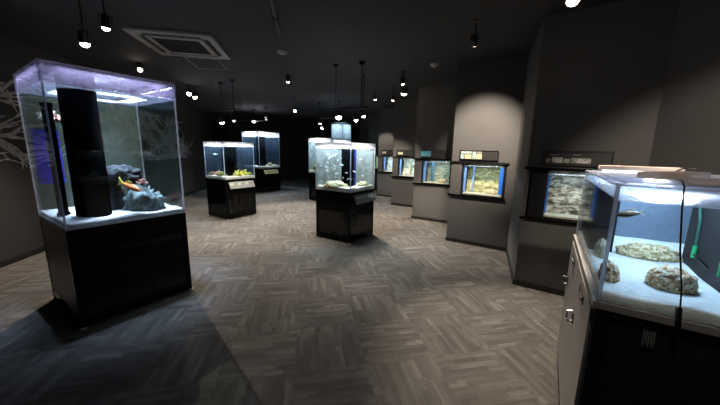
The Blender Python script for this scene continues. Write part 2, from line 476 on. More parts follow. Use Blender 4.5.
p = at_z(434, 64, CEIL)
t = thing('smoke_detector', 'white dome smoke detector on the ceiling near the lit kiosk wall', 'smoke detector', p)
bm = new(); cyl(bm, (0, 0, -.02), (0, 0, 0), .055, .06, 28); obj('base', bm, M_white, t)
bm = new(); cyl(bm, (0, 0, -.045), (0, 0, -.02), .025, .048, 28); obj('dome', bm, M_white, t, True)
p = at_z(282.4, 51.6, CEIL)
t = thing('emergency_light', 'small oval pale fitting on the ceiling left of the hanging spotlights', 'ceiling fitting', p, CA)
bm = new(); cyl(bm, (0, 0, -.018), (0, 0, 0), .075, .08, 28); obj('base', bm, M_grill, t)
bm = new(); cyl(bm, (0, 0, -.035), (0, 0, -.018), .04, .065, 28); obj('cover', bm, M_grill, t, True)
# dark conduit along the room
a = at_z(272, 0, CEIL); 
t0 = a - ax*2
bm = new(); cyl(bm, (t0.x, t0.y, CEIL-.025), (t0+ax*2.75).to_tuple()[:2]+(CEIL-.025,), .022, seg=14)
for k in range(5):
    q = t0+ax*(.3+k*.5); box(bm, -.03, .03, -.012, .012, -.05, 0, loc=(q.x, q.y, CEIL), rot=Matrix.Rotation(CA, 4, 'Z'))
tag(obj('conduit', bm, M_metal), 'dark conduit pipe running along the ceiling near the photo top centre', 'conduit')

# ------------------------------------------------------------------ spotlights
def spotlight(pos, target, power, col, ang, label, emit=60, blend=.5, group=None, stem=None, r=.032, size=.03, up=.10):
    """a track spotlight: stem, yoke, tapered can with heat-sink fins, glowing lens and the lamp in it"""
    pos, target = Vector(pos), Vector(target)
    d = (target-pos).normalized()
    top = Vector((pos.x, pos.y, stem if stem else pos.z+up))
    t = thing('spotlight', label, 'spotlight', (top.x, top.y, top.z), 0, group)
    o = pos-top
    q = d.to_track_quat('-Z', 'Y').to_matrix().to_4x4()
    bm = new(); cyl(bm, (0, 0, -.012), (0, 0, 0), .03, .03, 18); cyl(bm, (0, 0, o.z+.085), (0, 0, 0), .006, seg=8)
    obj('mount', bm, M_metal, t)
    bm = new()
    for s in (-1, 1): box(bm, s*(r+.012)-.003, s*(r+.012)+.003, -.008, .008, .03, .10)
    box(bm, -r-.015, r+.015, -.008, .008, .094, .10)
    xf(bm, bm.verts[:], o, Matrix.Rotation(math.atan2(d.y, d.x)+PI/2, 4, 'Z'))
    obj('yoke', bm, M_metal, t)
    bm = new(); cyl(bm, (0, 0, 0), (0, 0, .09), r*1.05, r*.8, 22, caps=False); cyl(bm, (0, 0, .09), (0, 0, .105), r*.8, r*.5, 22)
    for k in range(4): cyl(bm, (0, 0, .055+k*.011), (0, 0, .059+k*.011), r*1.06, seg=22)
    xf(bm, bm.verts[:], o, q); obj('housing', bm, M_metal, t)
    bm = new(); rv = bmesh.ops.create_uvsphere(bm, u_segments=20, v_segments=10, radius=1)['verts']
    bmesh.ops.scale(bm, vec=(r*.93, r*.93, r*.9), verts=rv); bmesh.ops.translate(bm, vec=(0, 0, .006), verts=rv); xf(bm, rv, o, q)
    obj('lens', bm, glow('lamp_%d_%d' % (int(min(emit, 25)), int(col[2]*100)), col, min(emit, 25)), t)
    L = bpy.data.lights.new('spot_lamp', 'SPOT'); L.energy = power; L.color = col; L.spot_size = R(ang); L.spot_blend = blend
    L.shadow_soft_size = size
    lo = bpy.data.objects.new('spot_lamp', L); COL.objects.link(lo); lo.parent = t
    lo.location = o+d*(r*.95+.004); lo.rotation_euler = d.to_track_quat('-Z', 'Y').to_euler()
    return t
EM = 22
WARM, NEUT, COOL = (1, .84, .68), (1, .91, .80), (.92, .96, 1)

def pendant(ca, cb, zbar, label, ext=.12):
    ca, cb = Vector(ca), Vector(cb)
    d = (cb-ca); d.z = 0; ln = d.length; ang = math.atan2(d.y, d.x)
    t = thing('pendant_track', label, 'lighting track', (ca.x, ca.y, CEIL), ang)
    for x in (0, ln):
        bm = new(); cyl(bm, (x, 0, -.055), (x, 0, 0), .025, .055, 22); c = obj('ceiling_cup', bm, M_metal, t, True)
        bm = new(); cyl(bm, (x, 0, zbar-CEIL), (x, 0, -.05), .008, seg=10); obj('rod', bm, M_metal, t)
    bm = new(); box(bm, -ext, ln+ext, -.017, .017, zbar-CEIL-.02, zbar-CEIL+.012, .003); obj('track_bar', bm, M_black, t)
    return t
pendant(at_z(336, 65, CEIL), at_z(362, 62, CEIL), 2.17, 'black lighting track hanging from two rods over the nearest small centre tank')
pendant(at_z(220, 82.4, CEIL), at_z(232, 79.6, CEIL), 2.28, 'black lighting track hanging from two rods over the low tank with the white sign')
pendant(at_z(254, 109.6, CEIL), at_z(266, 107.4, CEIL), 2.45, 'black lighting track hanging from two rods over the tall far-left tank')
pendant(at_z(319.4, 102, CEIL), at_z(339, 101, CEIL), 2.40, 'black lighting track hanging over the tank hidden behind the centre tank')
pendant((-2.75, 2.62, CEIL), (-2.25, 2.72, CEIL), 2.74, 'short black lighting track just above the big near-left tank')

# ------------------------------------------------------------------ tank stands and aquariums
TY = R(56.5)
e1 = Vector((math.cos(TY), math.sin(TY), 0)); e2 = Vector((-math.sin(TY), math.cos(TY), 0))
def centre(F, w): return Vector((F[0], F[1], 0))+(e1+e2)*w/2

def stand(F, w, hs, label, win=(.12, .30), wm=None, leftm=None):
    c = centre(F, w); h = w/2
    t = thing('tank_stand', label, 'display stand', c, TY)
    pw = .045
    for sx in (-1, 1):
        for sy in (-1, 1):
            bm = new(); x0, x1 = sorted((sx*h, sx*(h-pw))); y0, y1 = sorted((sy*h, sy*(h-pw)))
            box(bm, x0, x1, y0, y1, .012, hs-.03, .002); obj('post', bm, M_gloss, t)
            bm = new(); cyl(bm, (sx*(h-.012), sy*(h-.012), 0), (sx*(h-.012), sy*(h-.012), .0115), .024, seg=16); obj('foot', bm, M_white, t)
    bm = new(); box(bm, -h, h, -h, h, hs-.04, hs, .002); obj('top_board', bm, M_gloss, t)
    bm = new(); box(bm, -h+.005, h-.005, -h+.005, h-.005, .015, .05); obj('base_board', bm, M_gloss, t)
    # each side: black header, smoked window below
    for k in range(4):
        bm = new()
        box(bm, -h+pw, h-pw, -h+.002, -h+.014, hs-.04-win[1], hs-.04)
        obj('header_panel', bm, M_gloss, t, rotz=k*PI/2)
        bm = new(); box(bm, -h+pw, h-pw, -h+.002, -h+.014, .05, .05+win[0]*.5)
        obj('sill_panel', bm, M_gloss, t, rotz=k*PI/2)
        bm = new(); box(bm, -h+pw, h-pw, -h+.004, -h+.010, .05+win[0]*.5, hs-.04-win[1])
        obj('window', bm, (leftm if leftm and k == 3 else wm or M_smoke) if k in (0, 3) else M_black, t, rotz=k*PI/2)
    # life-support kit inside
    bm = new(); cyl(bm, (-.08, -.02, .05), (-.08, -.02, .36), .10, seg=24); cyl(bm, (-.08, -.02, .36), (-.08, -.02, .42), .08, .05, 24)
    obj('canister_filter', bm, pbr('dark_canister', (.05, .05, .055), .4), t, True)
    bm = new()
    tube(bm, [(-.08, -.02, .42), (-.08, -.06, .55), (.02, -.14, .60), (.10, -.16, .5), (.12, -.16, .18)], .014)
    tube(bm, [(.16, .1, .06), (.17, -.1, .12), (.18, -.16, .3), (.15, -.16, hs-.06)], .012)
    tube(bm, [(-.2, -h+.12, .06), (-.22, -h+.1, .4), (-.2, -h+.12, hs-.06)], .016)
    obj('hose', bm, pbr('grey_hose', (.32, .33, .34), .4), t, True)
    bm = new(); box(bm, .05, .24, .05, .2, .05, .2, .01); obj('pump', bm, pbr('grey_pump', (.14, .14, .15), .5), t)
    return t, c

def aquarium(F, w, z0, ht, label, band=.10, sand=M_sandT, sandz=.05, films=None, col_r=.15, col_xy=(-.02, -.02), led=12, ledcol=(.85, .92, 1),
             surf=.10, led_above=False, spread=170, led_r=.84, rim=M_frost2):
    c = centre(F, w); h = w/2
    t = thing('aquarium', label, 'aquarium', (c.x, c.y, z0), TY)
    g = .012
    bm = new(); box(bm, -h, h, -h, h, 0, .022, .003); obj('base_plate', bm, M_frost2, t)
    for k in range(4):
        bm = new(); box(bm, -h+g, h-g, -h, -h+g, .022, ht-.004); obj('glass_pane', bm, M_glass, t, rotz=k*PI/2)
    for sx in (-1, 1):
        for sy in (-1, 1):
            bm = new(); x0, x1 = sorted((sx*h, sx*(h-g))); y0, y1 = sorted((sy*h, sy*(h-g)))
            box(bm, x0, x1, y0, y1, .022, ht, .001); obj('edge_strip', bm, M_edge, t)
    # sand with a gently rolling top
    bm = new(); n = 22; hh = h-g-.001
    vs = [[bm.verts.new((-hh+2*hh*i/n, -hh+2*hh*j/n, .022+sandz*(.75+.45*noise.noise(Vector((i*.23, j*.23, F[0])))))) for j in range(n+1)] for i in range(n+1)]
    for i in range(n):
        for j in range(n): bm.faces.new((vs[i][j], vs[i+1][j], vs[i+1][j+1], vs[i][j+1]))
    bd = [vs[i][0] for i in range(n+1)]+[vs[n][j] for j in range(1, n+1)]+[vs[i][n] for i in range(n-1, -1, -1)]+[vs[0][j] for j in range(n-1, 0, -1)]
    lo = [bm.verts.new((v.co.x, v.co.y, .0225)) for v in bd]
    for i in range(len(bd)): bm.faces.new((bd[i], lo[i], lo[(i+1) % len(bd)], bd[(i+1) % len(bd)]))
    obj('sand_bed', bm, sand, t, True)
    # water body and its rippled surface
    zw = ht-surf
    bm = new(); box(bm, -hh+.001, hh-.001, -hh+.001, hh-.001, zw-.004, zw); obj('water_surface', bm, M_surf, t)
    bm = new()
    for k in range(4):
        b2 = new(); box(b2, -hh+.002, hh-.002, -hh+.002, -hh+.003, sandz+.03, zw-.006)
        bmesh.ops.transform(b2, matrix=Matrix.Rotation(k*PI/2, 4, 'Z'), verts=b2.verts[:])
        me = bpy.data.meshes.new('tmp'); b2.to_mesh(me); b2.free(); bm.from_mesh(me); bpy.data.meshes.remove(me)
    obj('water', bm, M_waterA, t)
    # milky rim band, coloured for the bright water-surface reflection, and brace
    bm = new()
    for k in range(4):
        b2 = new(); box(b2, -h-.004, h+.004, -h-.004, -h-.0005, ht-band, ht)
        box(b2, -h+g, h-g, -h+g, -h+.025, ht-.008, ht-.002)
        bmesh.ops.transform(b2, matrix=Matrix.Rotation(k*PI/2, 4, 'Z'), verts=b2.verts[:])
        me = bpy.data.meshes.new('tmp'); b2.to_mesh(me); b2.free(); bm.from_mesh(me); bpy.data.meshes.remove(me)
    obj('rim_sheen_band', bm, rim, t)
    bm = new(); lh = h-.02 if led_above else h-.14
    box(bm, -lh, lh, -lh, lh, ht-.016, ht-.008); obj('lid', bm, M_frost, t)
    if col_r:
        bm = new(); cyl(bm, (col_xy[0], col_xy[1], .024), (col_xy[0], col_xy[1], ht-.03), col_r, seg=40)
        obj('overflow_column', bm, M_column, t, True)
    for (k, m) in (films or []):
        bm = new(); box(bm, -hh+.004, hh-.004, -hh+.005, -hh+.007, sandz+.02, zw-.01); obj('backing_film', bm, m, t, rotz=k*PI/2)
    # led bars round the rim
    zl = ht+.006 if led_above else ht-.022
    q = h*led_r
    for k in range(4):
        bm = new(); box(bm, -q*.86, q*.86, -q-.02, -q+.02, zl, zl+.014, .003)
        for sx in (-1, 1): box(bm, sx*q*.7-.01, sx*q*.7+.01, -h+.002, -q, zl+.006, zl+.014)
        l = obj('led_bar', bm, M_white, t, rotz=k*PI/2)
        area('led_lamp', l, (0, -q, zl-.002), q*1.6, .03, led*.5, ledcol, spread)
    return t, c

film_grey = clear('grey_backing_film', (.5, .52, .52), .03, haze=.42, hazecol=(.72, .73, .71))
film_blue = clear('slate_blue_backing_film', (.6, .63, .66), .03, haze=.26, hazecol=(.12, .15, .2))
film_green = clear('grey_green_backing_film', (.8, .85, .82), .03, haze=.14, hazecol=(.5, .58, .53))
film_sky = clear('sky_blue_backing_film', (.7, .8, .85), .03, haze=.5, hazecol=(.55, .62, .67))

M_lilac = clear('lilac_rim_sheen', (.88, .88, .96), .08, haze=.26, hazecol=(.8, .78, 1))  # lilac sheen of the water surface, put into the rim colour
F1, W1, S1, T1 = (-2.28, 2.177), .89, .842, 1.254
F4, W4, S4, T4 = (-.154, 4.536), .725, .843, .777
F2, W2, S2, T2 = (-2.814, 6.033), .73, .85, .782
F3, W3, S3, T3 = (-3.43, 9.939), .89, .84, 1.24
F5, W5, S5, T5 = (-.80, 8.20), .89, .84, .99
F6, W6, S6, T6 = (-.62, 9.95), .50, .30, 2.12
stand(F1, W1, S1, 'tall gloss black stand under the big near-left tank', win=(.12, .16), wm=M_smokeD, leftm=pbr('grey_lit_window', (.13, .13, .13), .4))  # left window's grey holds the lit floor seen through it
stand(F4, W4, S4, 'gloss black stand with smoked windows under the nearest centre tank')
stand(F2, W2, S2, 'gloss black stand carrying the low left tank and its white sign')
stand(F3, W3, S3, 'gloss black stand under the tall far-left tank')
stand(F5, W5, S5, 'black stand half hidden behind the nearest centre stand')
tk1, c1 = aquarium(F1, W1, S1, T1, 'large tall clear acrylic aquarium nearest the camera at left', band=.15, sand=M_sand, sandz=.045, surf=.15,
                   films=[(2, film_green)], col_r=.12, col_xy=(-.2, -.2), led=26, ledcol=(.86, .84, 1), rim=M_lilac, spread=58, led_r=.55)
tk4, c4 = aquarium(F4, W4, S4, T4, 'square aquarium with many small pale fish on the centre stand', band=.09, sandz=.05,
                   films=[(1, film_grey), (2, film_grey)], col_r=.125, col_xy=(.02, -.05), led=24, ledcol=(.98, 1, .98))
tk2, c2 = aquarium(F2, W2, S2, T2, 'low square aquarium with yellow coral at left', band=.09, sandz=.05,
                   films=[(1, film_blue), (2, film_blue)], col_r=.15, col_xy=(-.02, -.02), led=34)
tk3, c3 = aquarium(F3, W3, S3, T3, 'tall square aquarium farthest back at left', band=.16, sandz=.06,
                   films=[(1, film_blue), (2, film_blue)], col_r=.15, col_xy=(-.05, -.05), led=50, surf=.16)
tk5, c5 = aquarium(F5, W5, S5, T5, 'aquarium with greenish coral peeking out left of the centre tank', band=.10, sandz=.06,
                   films=[(1, film_grey), (2, film_grey)], col_r=.13, led=40)
# pale blue tower tank behind
c6 = centre(F6, W6); h = W6/2
t = thing('tower_aquarium', 'slender pale blue tower rising behind the nearest centre tank', 'aquarium', c6, TY)
bm = new(); box(bm, -h, h, -h, h, 0, S6, .004); obj('plinth', bm, M_gloss, t)
for k in range(4):
    bm = new(); box(bm, -h+.01, h, -h, -h+.01, S6, S6+T6); obj('glass_pane', bm, M_glass, t, rotz=k*PI/2)
for k in range(4):
    bm = new(); box(bm, -h+.012, h-.012, -h+.014, -h+.018, S6+.02, S6+T6-.05); obj('backing_film', bm, film_sky, t, rotz=k*PI/2)
bm = new(); box(bm, -h, h, -h, h, S6+T6, S6+T6+.03, .003); l = obj('cap', bm, M_black, t)
area('led_lamp', l, (0, 0, S6+T6-.01), .3, .3, 14, (.85, .93, 1), 170)

# added violet lamps inside the big tank's rim, put in to brighten its edges
for k in range(4):
    h = W1/2; bm = new(); box(bm, -h*.85, h*.85, -h+.03, -h+.05, T1-.02, T1-.008, .002)
    l = obj('added_rim_light', bm, M_white, tk1, rotz=k*PI/2); area('led_lamp', l, (0, -h+.04, T1-.022), h*1.6, .015, 1.9, (.76, .74, 1), 175)
TKS = {1: (c1, S1), 2: (c2, S2), 3: (c3, S3), 4: (c4, S4), 5: (c5, S5)}
def inside(k, x, y, z):
    c, s = TKS[k]; v = c+e1*x+e2*y; return Vector((v.x, v.y, s+z))

# blue shell on the column's right half: the glass's blue reflection as colour
bm = new(); n = 20
for i in range(n):
    a0, a1 = -1.75+2.3*i/n, -1.75+2.3*(i+1)/n
    q = [(.129*math.cos(a), .129*math.sin(a)) for a in (a0, a1)]; w_ = [(.126*math.cos(a), .126*math.sin(a)) for a in (a1, a0)]
    prism(bm, q+w_, .05, T4-.12)
o = obj('column_reflection', bm, M_navy, tk4); o.location = (.02, -.05, 0)

# slanted signs on stands
def stand_sign(c, w, hs, label, face, pics, zc=-.125, wid=.60, ht=.15, tilt=24):
    """name board leaning out from the right-hand face of a stand"""
    h = w/2; p = c+e2*(-h)
    t = thing('name_board', label, 'sign', (p.x, p.y, hs+zc), TY)
    rot = Matrix.Rotation(R(-tilt), 4, 'X')
    bm = new(); box(bm, -wid/2, wid/2, -.008, 0, -ht/2, ht/2, .002); xf(bm, bm.verts[:], (0, -.045, 0), rot); obj('board', bm, face, t)
    bm = new()
    for s in (-1, 1): box(bm, s*wid*.4-.01, s*wid*.4+.01, -.04, 0, -.03, .0)
    obj('bracket', bm, M_black, t)
    for (x0, x1, z0, z1, m) in pics:
        bm = new(); box(bm, x0, x1, -.0095, -.008, z0, z1); xf(bm, bm.verts[:], (0, -.045, 0), rot); obj('printed_picture', bm, m, t)
    return t
M_paper = pbr('white_board', (.26, .26, .25), .5)
M_ink = pbr('grey_print', (.18, .18, .17), .6)
M_picB = ramp_mat('blue_green_print', [(.3, (.1, .25, .35)), (.7, (.6, .7, .6))], 30, bump=0)
M_picY = ramp_mat('yellow_print', [(.3, (.7, .65, .55)), (.5, (.8, .6, .2)), (.8, (.9, .85, .7))], 26, bump=0)
M_picG = ramp_mat('green_grey_print', [(.3, (.25, .28, .18)), (.7, (.6, .62, .5))], 30, bump=0)
M_picC = ramp_mat('cyan_print', [(.3, (.08, .38, .55)), (.7, (.2, .6, .75))], 14, bump=0)
M_picP = ramp_mat('pale_fish_print', [(.35, (.12, .11, .1)), (.6, (.7, .7, .68))], 18, bump=0)
rr = random.Random(3)
pics = [(-.28+.09*k, -.21+.09*k, -.005+.02*rr.random(), .045, M_ink if k % 2 else M_picG) for k in range(6)]
pics += [(-.28+.07*k, -.235+.07*k, -.05, -.04+.02*rr.random(), M_ink) for k in range(8)]
stand_sign(c2, W2, S2, 'white slanted name board with small pictures on the low left stand', M_paper, pics)
stand_sign(c3, W3, S3, 'yellowish slanted name board on the tall far-left stand', pbr('cream_board', (.8, .68, .3), .5),
           [(-.28+.1*k, -.22+.1*k, -.02, .03, M_picG) for k in range(6)])
stand_sign(c4, W4, S4, 'dark slanted name board on the right face of the centre stand', pbr('slate_board', (.06, .065, .065), .4),
           [(.10, .15, .0, .04, M_picP), (.18, .27, -.02, .05, M_picP), (-.25, .05, .02, .04, M_ink)])

# ------------------------------------------------------------------ tank contents
def rock(k, x, y, z, s, mat, label, seed, name='rock', cat='rock', rough=.3, freq=2.2, sub=4, group=None, rotz=0):
    bm = new(); lump(bm, (0, 0, 0), s, seed, rough, freq, sub)
    o = obj(name, bm, mat, None, True); o.location = inside(k, x, y, z)+Vector((0, 0, s[2]*.3)); o.rotation_euler.z = TY+rotz
    tag(o, label, cat, group); return o
# big tank: black arch rock, green-grey rock, corals, fish
bm = new()
lump(bm, (0, 0, 0), (.10, .11, .28), 1, .35, 2.4); lump(bm, (.14, -.02, .27), (.18, .10, .10), 2, .35, 2.6); lump(bm, (.28, 0, .05), (.09, .09, .22), 3, .3, 2.6)
o = obj('arch_rock', bm, M_rockD, None, True); o.location = inside(1, .0, .06, .10); o.rotation_euler.z = TY-1.0
tag(o, 'black craggy arch-shaped rock on the white sand of the big tank', 'rock')
bm = new(); lump(bm, (0, 0, 0), (.13, .11, .19), 5, .35, 2.8); lump(bm, (.10, .02, .0), (.08, .09, .12), 6, .3, 3)
o = obj('sloping_rock', bm, M_rockG, None, True); o.location = inside(1, .15, -.24, .10); o.rotation_euler.z = TY-.5
tag(o, 'greenish grey jagged rock in front of the black arch rock', 'rock')
def coral(name, loc, s, mat, label, seed, n=26, group=None):
    """bushy coral: short knobbly branches fanning from one root"""
    rd = random.Random(seed); bm = new()
    for k in range(n):
        a = rd.uniform(0, 2*PI); e = rd.uniform(.15, 1.4); l = s*rd.uniform(.6, 1.0)
        d = Vector((math.cos(a)*math.cos(e), math.sin(a)*math.cos(e), math.sin(e)))
        m = d*l*.5+Vector((rd.uniform(-.1, .1), rd.uniform(-.1, .1), 0))*s
        tube(bm, [(0, 0, 0), m, d*l], [s*.09, s*.075, s*.05], 6)
        lump(bm, d*l, (s*.09,)*3, k, .3, 3, 2, False)
    o = obj(name, bm, mat, None, True); o.location = loc
    tag(o, label, 'coral', group); return o
coral('coral', inside(1, .33, -.05, .07), .11, M_pink, 'pink coral on the sand at the right of the big tank', 4)
coral('coral', inside(1, .16, -.26, .31), .05, M_pink, 'small orange-pink coral on top of the green-grey rock', 5)
coral('coral', inside(1, -.30, .2, .87), .10, M_cream, 'cream frilly coral high in the left side of the big tank', 6)
coral('coral', inside(1, -.30, -.03, .85), .075, M_pink, 'pinkish white coral clump beside the black column of the big tank', 16)
# pipes that carry the high corals; the thick one replaces the column's refracted image
for (x, y, zt, pr, lb) in ((-.30, .2, .84, .012, 'thin black pipe under the cream coral in the big tank'), (-.36, -.02, .95, .034, 'black standpipe added as the column image refracted by the left glass of the big tank')):
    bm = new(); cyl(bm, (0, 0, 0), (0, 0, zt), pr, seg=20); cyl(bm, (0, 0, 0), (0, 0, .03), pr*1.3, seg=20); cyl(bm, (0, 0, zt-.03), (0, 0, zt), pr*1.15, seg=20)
    o = obj('upright', bm, M_column, None); o.location = inside(1, x, y, .05); tag(o, lb, 'pipe')
# violet-blue strip at the far left edge; the refracted blue glow is its colour
bm = new(); box(bm, -.09, .09, -.004, .004, 0, .5, .002)
o = obj('blue_glow_strip', bm, clear('violet_blue_glow', (.4, .4, .9), .05, haze=.4, hazecol=(.16, .14, .8)), tk1); o.location = (-.32, W1/2-.03, .30)

def fish(loc, heading, ln, mat, label, fin=None, group=None, pitch=0, tall=.32, parts=True):
    t = thing('fish', label, 'fish', loc, heading, group) if parts else None
    rotp = Matrix.Rotation(-pitch, 4, 'Y')
    bm = new(); prof = [(0, .02), (.08, .45), (.22, .85), (.4, 1), (.6, .75), (.78, .35), (.86, .2)]
    ring = []
    for (x, r) in prof:
        ring.append([bm.verts.new((ln*(.5-x), ln*.11*r*math.cos(a), ln*tall*.5*r*math.sin(a))) for a in [2*PI*k/10 for k in range(10)]])
    for i in range(len(ring)-1):
        for k in range(10): bm.faces.new((ring[i][k], ring[i][(k+1) % 10], ring[i+1][(k+1) % 10], ring[i+1][k]))
    bm.faces.new(ring[0]); bm.faces.new(ring[-1])
    def fins(b):
        def plate(pts):
            vs = [[b.verts.new((ln*x, s*ln*.01, ln*z)) for x, z in pts] for s in (-1, 1)]
            b.faces.new(vs[0]); b.faces.new(vs[1][::-1])
            for i in range(len(pts)): b.faces.new((vs[0][i], vs[0][(i+1) % len(pts)], vs[1][(i+1) % len(pts)], vs[1][i]))
        return plate
    tail = [(-.33, .03), (-.52, .16), (-.47, 0), (-.52, -.16), (-.33, -.03)]
    dors = [(.15, .13*tall/.32), (0, .26*tall/.32), (-.2, .2*tall/.32), (-.24, .08*tall/.32)]
    if parts:
        xf(bm, bm.verts[:], (0, 0, 0), rotp); obj('body', bm, mat, t, True)
        b = new(); fins(b)(tail); xf(b, b.verts[:], (0, 0, 0), rotp); obj('tail_fin', b, fin or mat, t)
        b = new(); fins(b)(dors); xf(b, b.verts[:], (0, 0, 0), rotp); obj('dorsal_fin', b, fin or mat, t)
        return t
    fins(bm)(tail); fins(bm)(dors); xf(bm, bm.verts[:], (0, 0, 0), rotp)
    o = obj('fish', bm, mat, None, True); o.location = loc; o.rotation_euler.z = heading
    return tag(o, label, 'fish', group)
fish(inside(1, .04, -.33, .30), R(-15), .27, M_orange, 'orange fish with yellow-green tail in the big tank', M_yelfish, pitch=-.3, tall=.22)

# low left tank: coral heads
coral('coral', inside(2, .20, -.24, .06), .12, M_yel, 'yellow coral low at the right of the low left tank', 11)
coral('coral', inside(2, .02, -.27, .06), .14, M_yel, 'tall yellow coral beside the column in the low left tank', 12)
coral('coral', inside(2, -.28, .24, .06), .09, M_brown, 'brown coral at the far left corner of the low left tank', 13)
coral('coral', inside(2, -.27, .04, .06), .12, M_pink, 'pinkish coral in the left half of the low left tank', 14)
coral('coral', inside(2, -.29, -.14, .06), .11, M_green, 'olive green coral left of the column in the low left tank', 15)
coral('coral', inside(2, .30, -.29, .06), .07, M_green, 'small olive coral at the right edge of the low left tank', 17)
fish(inside(2, -.24, .14, .52), R(200), .09, M_fish, 'pale fish in the upper left of the low left tank')
# centre tank: gravel mounds
rock(4, -.20, .05, .05, (.17, .2, .07), M_rubbleG, 'long buff rubble mound left of the column in the centre tank', 21, 'rubble_mound')
rock(4, .22, -.22, .05, (.12, .09, .06), M_rubbleG, 'small buff rubble mound right of the column in the centre tank', 22, 'rubble_mound')
rock(4, .12, .26, .05, (.12, .06, .04), M_rubbleG, 'low buff rubble mound at the back of the centre tank', 23, 'rubble_mound')
rd = random.Random(5)
fp = fish(inside(4, -.25, -.2, .3), 0, .05, M_fish, 'tiny pale fish among the shoal in the centre tank', parts=False, group='shoal of tiny pale fish in the centre tank')
cnt = 0
while cnt < 40:
    x, y, z = rd.uniform(-.32, .32), rd.uniform(-.32, .32), rd.uniform(.12, .62)
    if math.hypot(x-.03, y+.03) < .17: continue
    c = fp.copy(); COL.objects.link(c); c.location = inside(4, x, y, z); c.rotation_euler.z = rd.uniform(0, 6.28); c.rotation_euler.y = rd.uniform(-.6, .6)
    s = rd.uniform(1., 1.5); c.scale = (s, s, s); cnt += 1
# tall far-left tank
rock(3, .12, -.28, .06, (.09, .07, .09), M_brown, 'reddish brown rock on the sand of the tall far-left tank', 31)
rock(3, .28, -.3, .06, (.12, .08, .04), M_rubbleG, 'low rubble mound at the right of the tall far-left tank', 32, 'rubble_mound')
bm = new(); box(bm, -.07, .07, -.07, .07, 0, .85, .01)
o = obj('pale_blue_column', bm, clear('pale_blue_acrylic', (.4, .6, .8), .08, haze=.5, hazecol=(.35, .6, .85)), tk3); o.location = (.15, .12, .07)
# tank behind the centre
coral('coral', inside(5, -.3, .25, .06), .2, M_green, 'olive green coral at the left of the half-hidden tank', 41)
coral('coral', inside(5, -.34, .15, .3), .12, M_yel, 'yellow-green coral above the olive coral in the half-hidden tank', 42)
bm = new(); box(bm, -.06, .06, -.03, .03, 0, .55, .006)
o = obj('blue_filter_box', bm, M_skyb, tk5); o.location = (-.28, .02, .07)

# ------------------------------------------------------------------ kiosk tanks in the right wall
def kworld(i, s, t, z): v = P[i]+kd*s+kn*t; return Vector((v.x, v.y, z))
M_bgs = [ramp_mat('streaked_grey_rock_backdrop', [(.36, (.05, .05, .04)), (.45, (.22, .21, .16)), (.55, (.5, .47, .38)), (.7, (.8, .78, .68))], 11, 8, kind='noise', dist=1.0, stretch=(1, 1, 3)),
         ramp_mat('mossy_olive_backdrop', [(.3, (.16, .15, .05)), (.5, (.42, .40, .2)), (.75, (.62, .60, .40))], 32, 8, dist=.8),
         ramp_mat('grey_green_weed_backdrop', [(.3, (.10, .13, .06)), (.5, (.38, .4, .28)), (.75, (.75, .76, .65))], 26, 8, dist=1.5),
         ramp_mat('pale_pebble_backdrop', [(.3, (.25, .28, .15)), (.5, (.55, .57, .42)), (.75, (.85, .86, .78))], 20, 8, dist=.6),
         ramp_mat('pale_grey_backdrop', [(.3, (.3, .33, .28)), (.5, (.62, .65, .6)), (.75, (.85, .88, .85))], 22, 8, dist=.6),
         ramp_mat('green_backdrop', [(.3, (.12, .16, .06)), (.5, (.34, .38, .2)), (.75, (.62, .64, .5))], 14, 8, dist=1)]
WHO = ['nearest kiosk, beside the gray cabinet', 'brightly lit kiosk', 'third kiosk from the right', 'fourth kiosk from the right', 'fifth kiosk from the right', 'farthest kiosk']
TANKL = ['niche aquarium with streaked grey rock backdrop in the nearest kiosk', 'niche aquarium with olive backdrop and two bright blue edges in the lit kiosk',
         'niche aquarium with light blue strips and green weed, third kiosk from the right', 'niche aquarium with pale pebble backdrop, fourth kiosk from the right',
         'pale grey niche aquarium, fifth kiosk from the right', 'greenish niche aquarium in the farthest kiosk, edge of the centre tank']
LEDP = [3.4, 3.8, 4, 7, 10, 6]
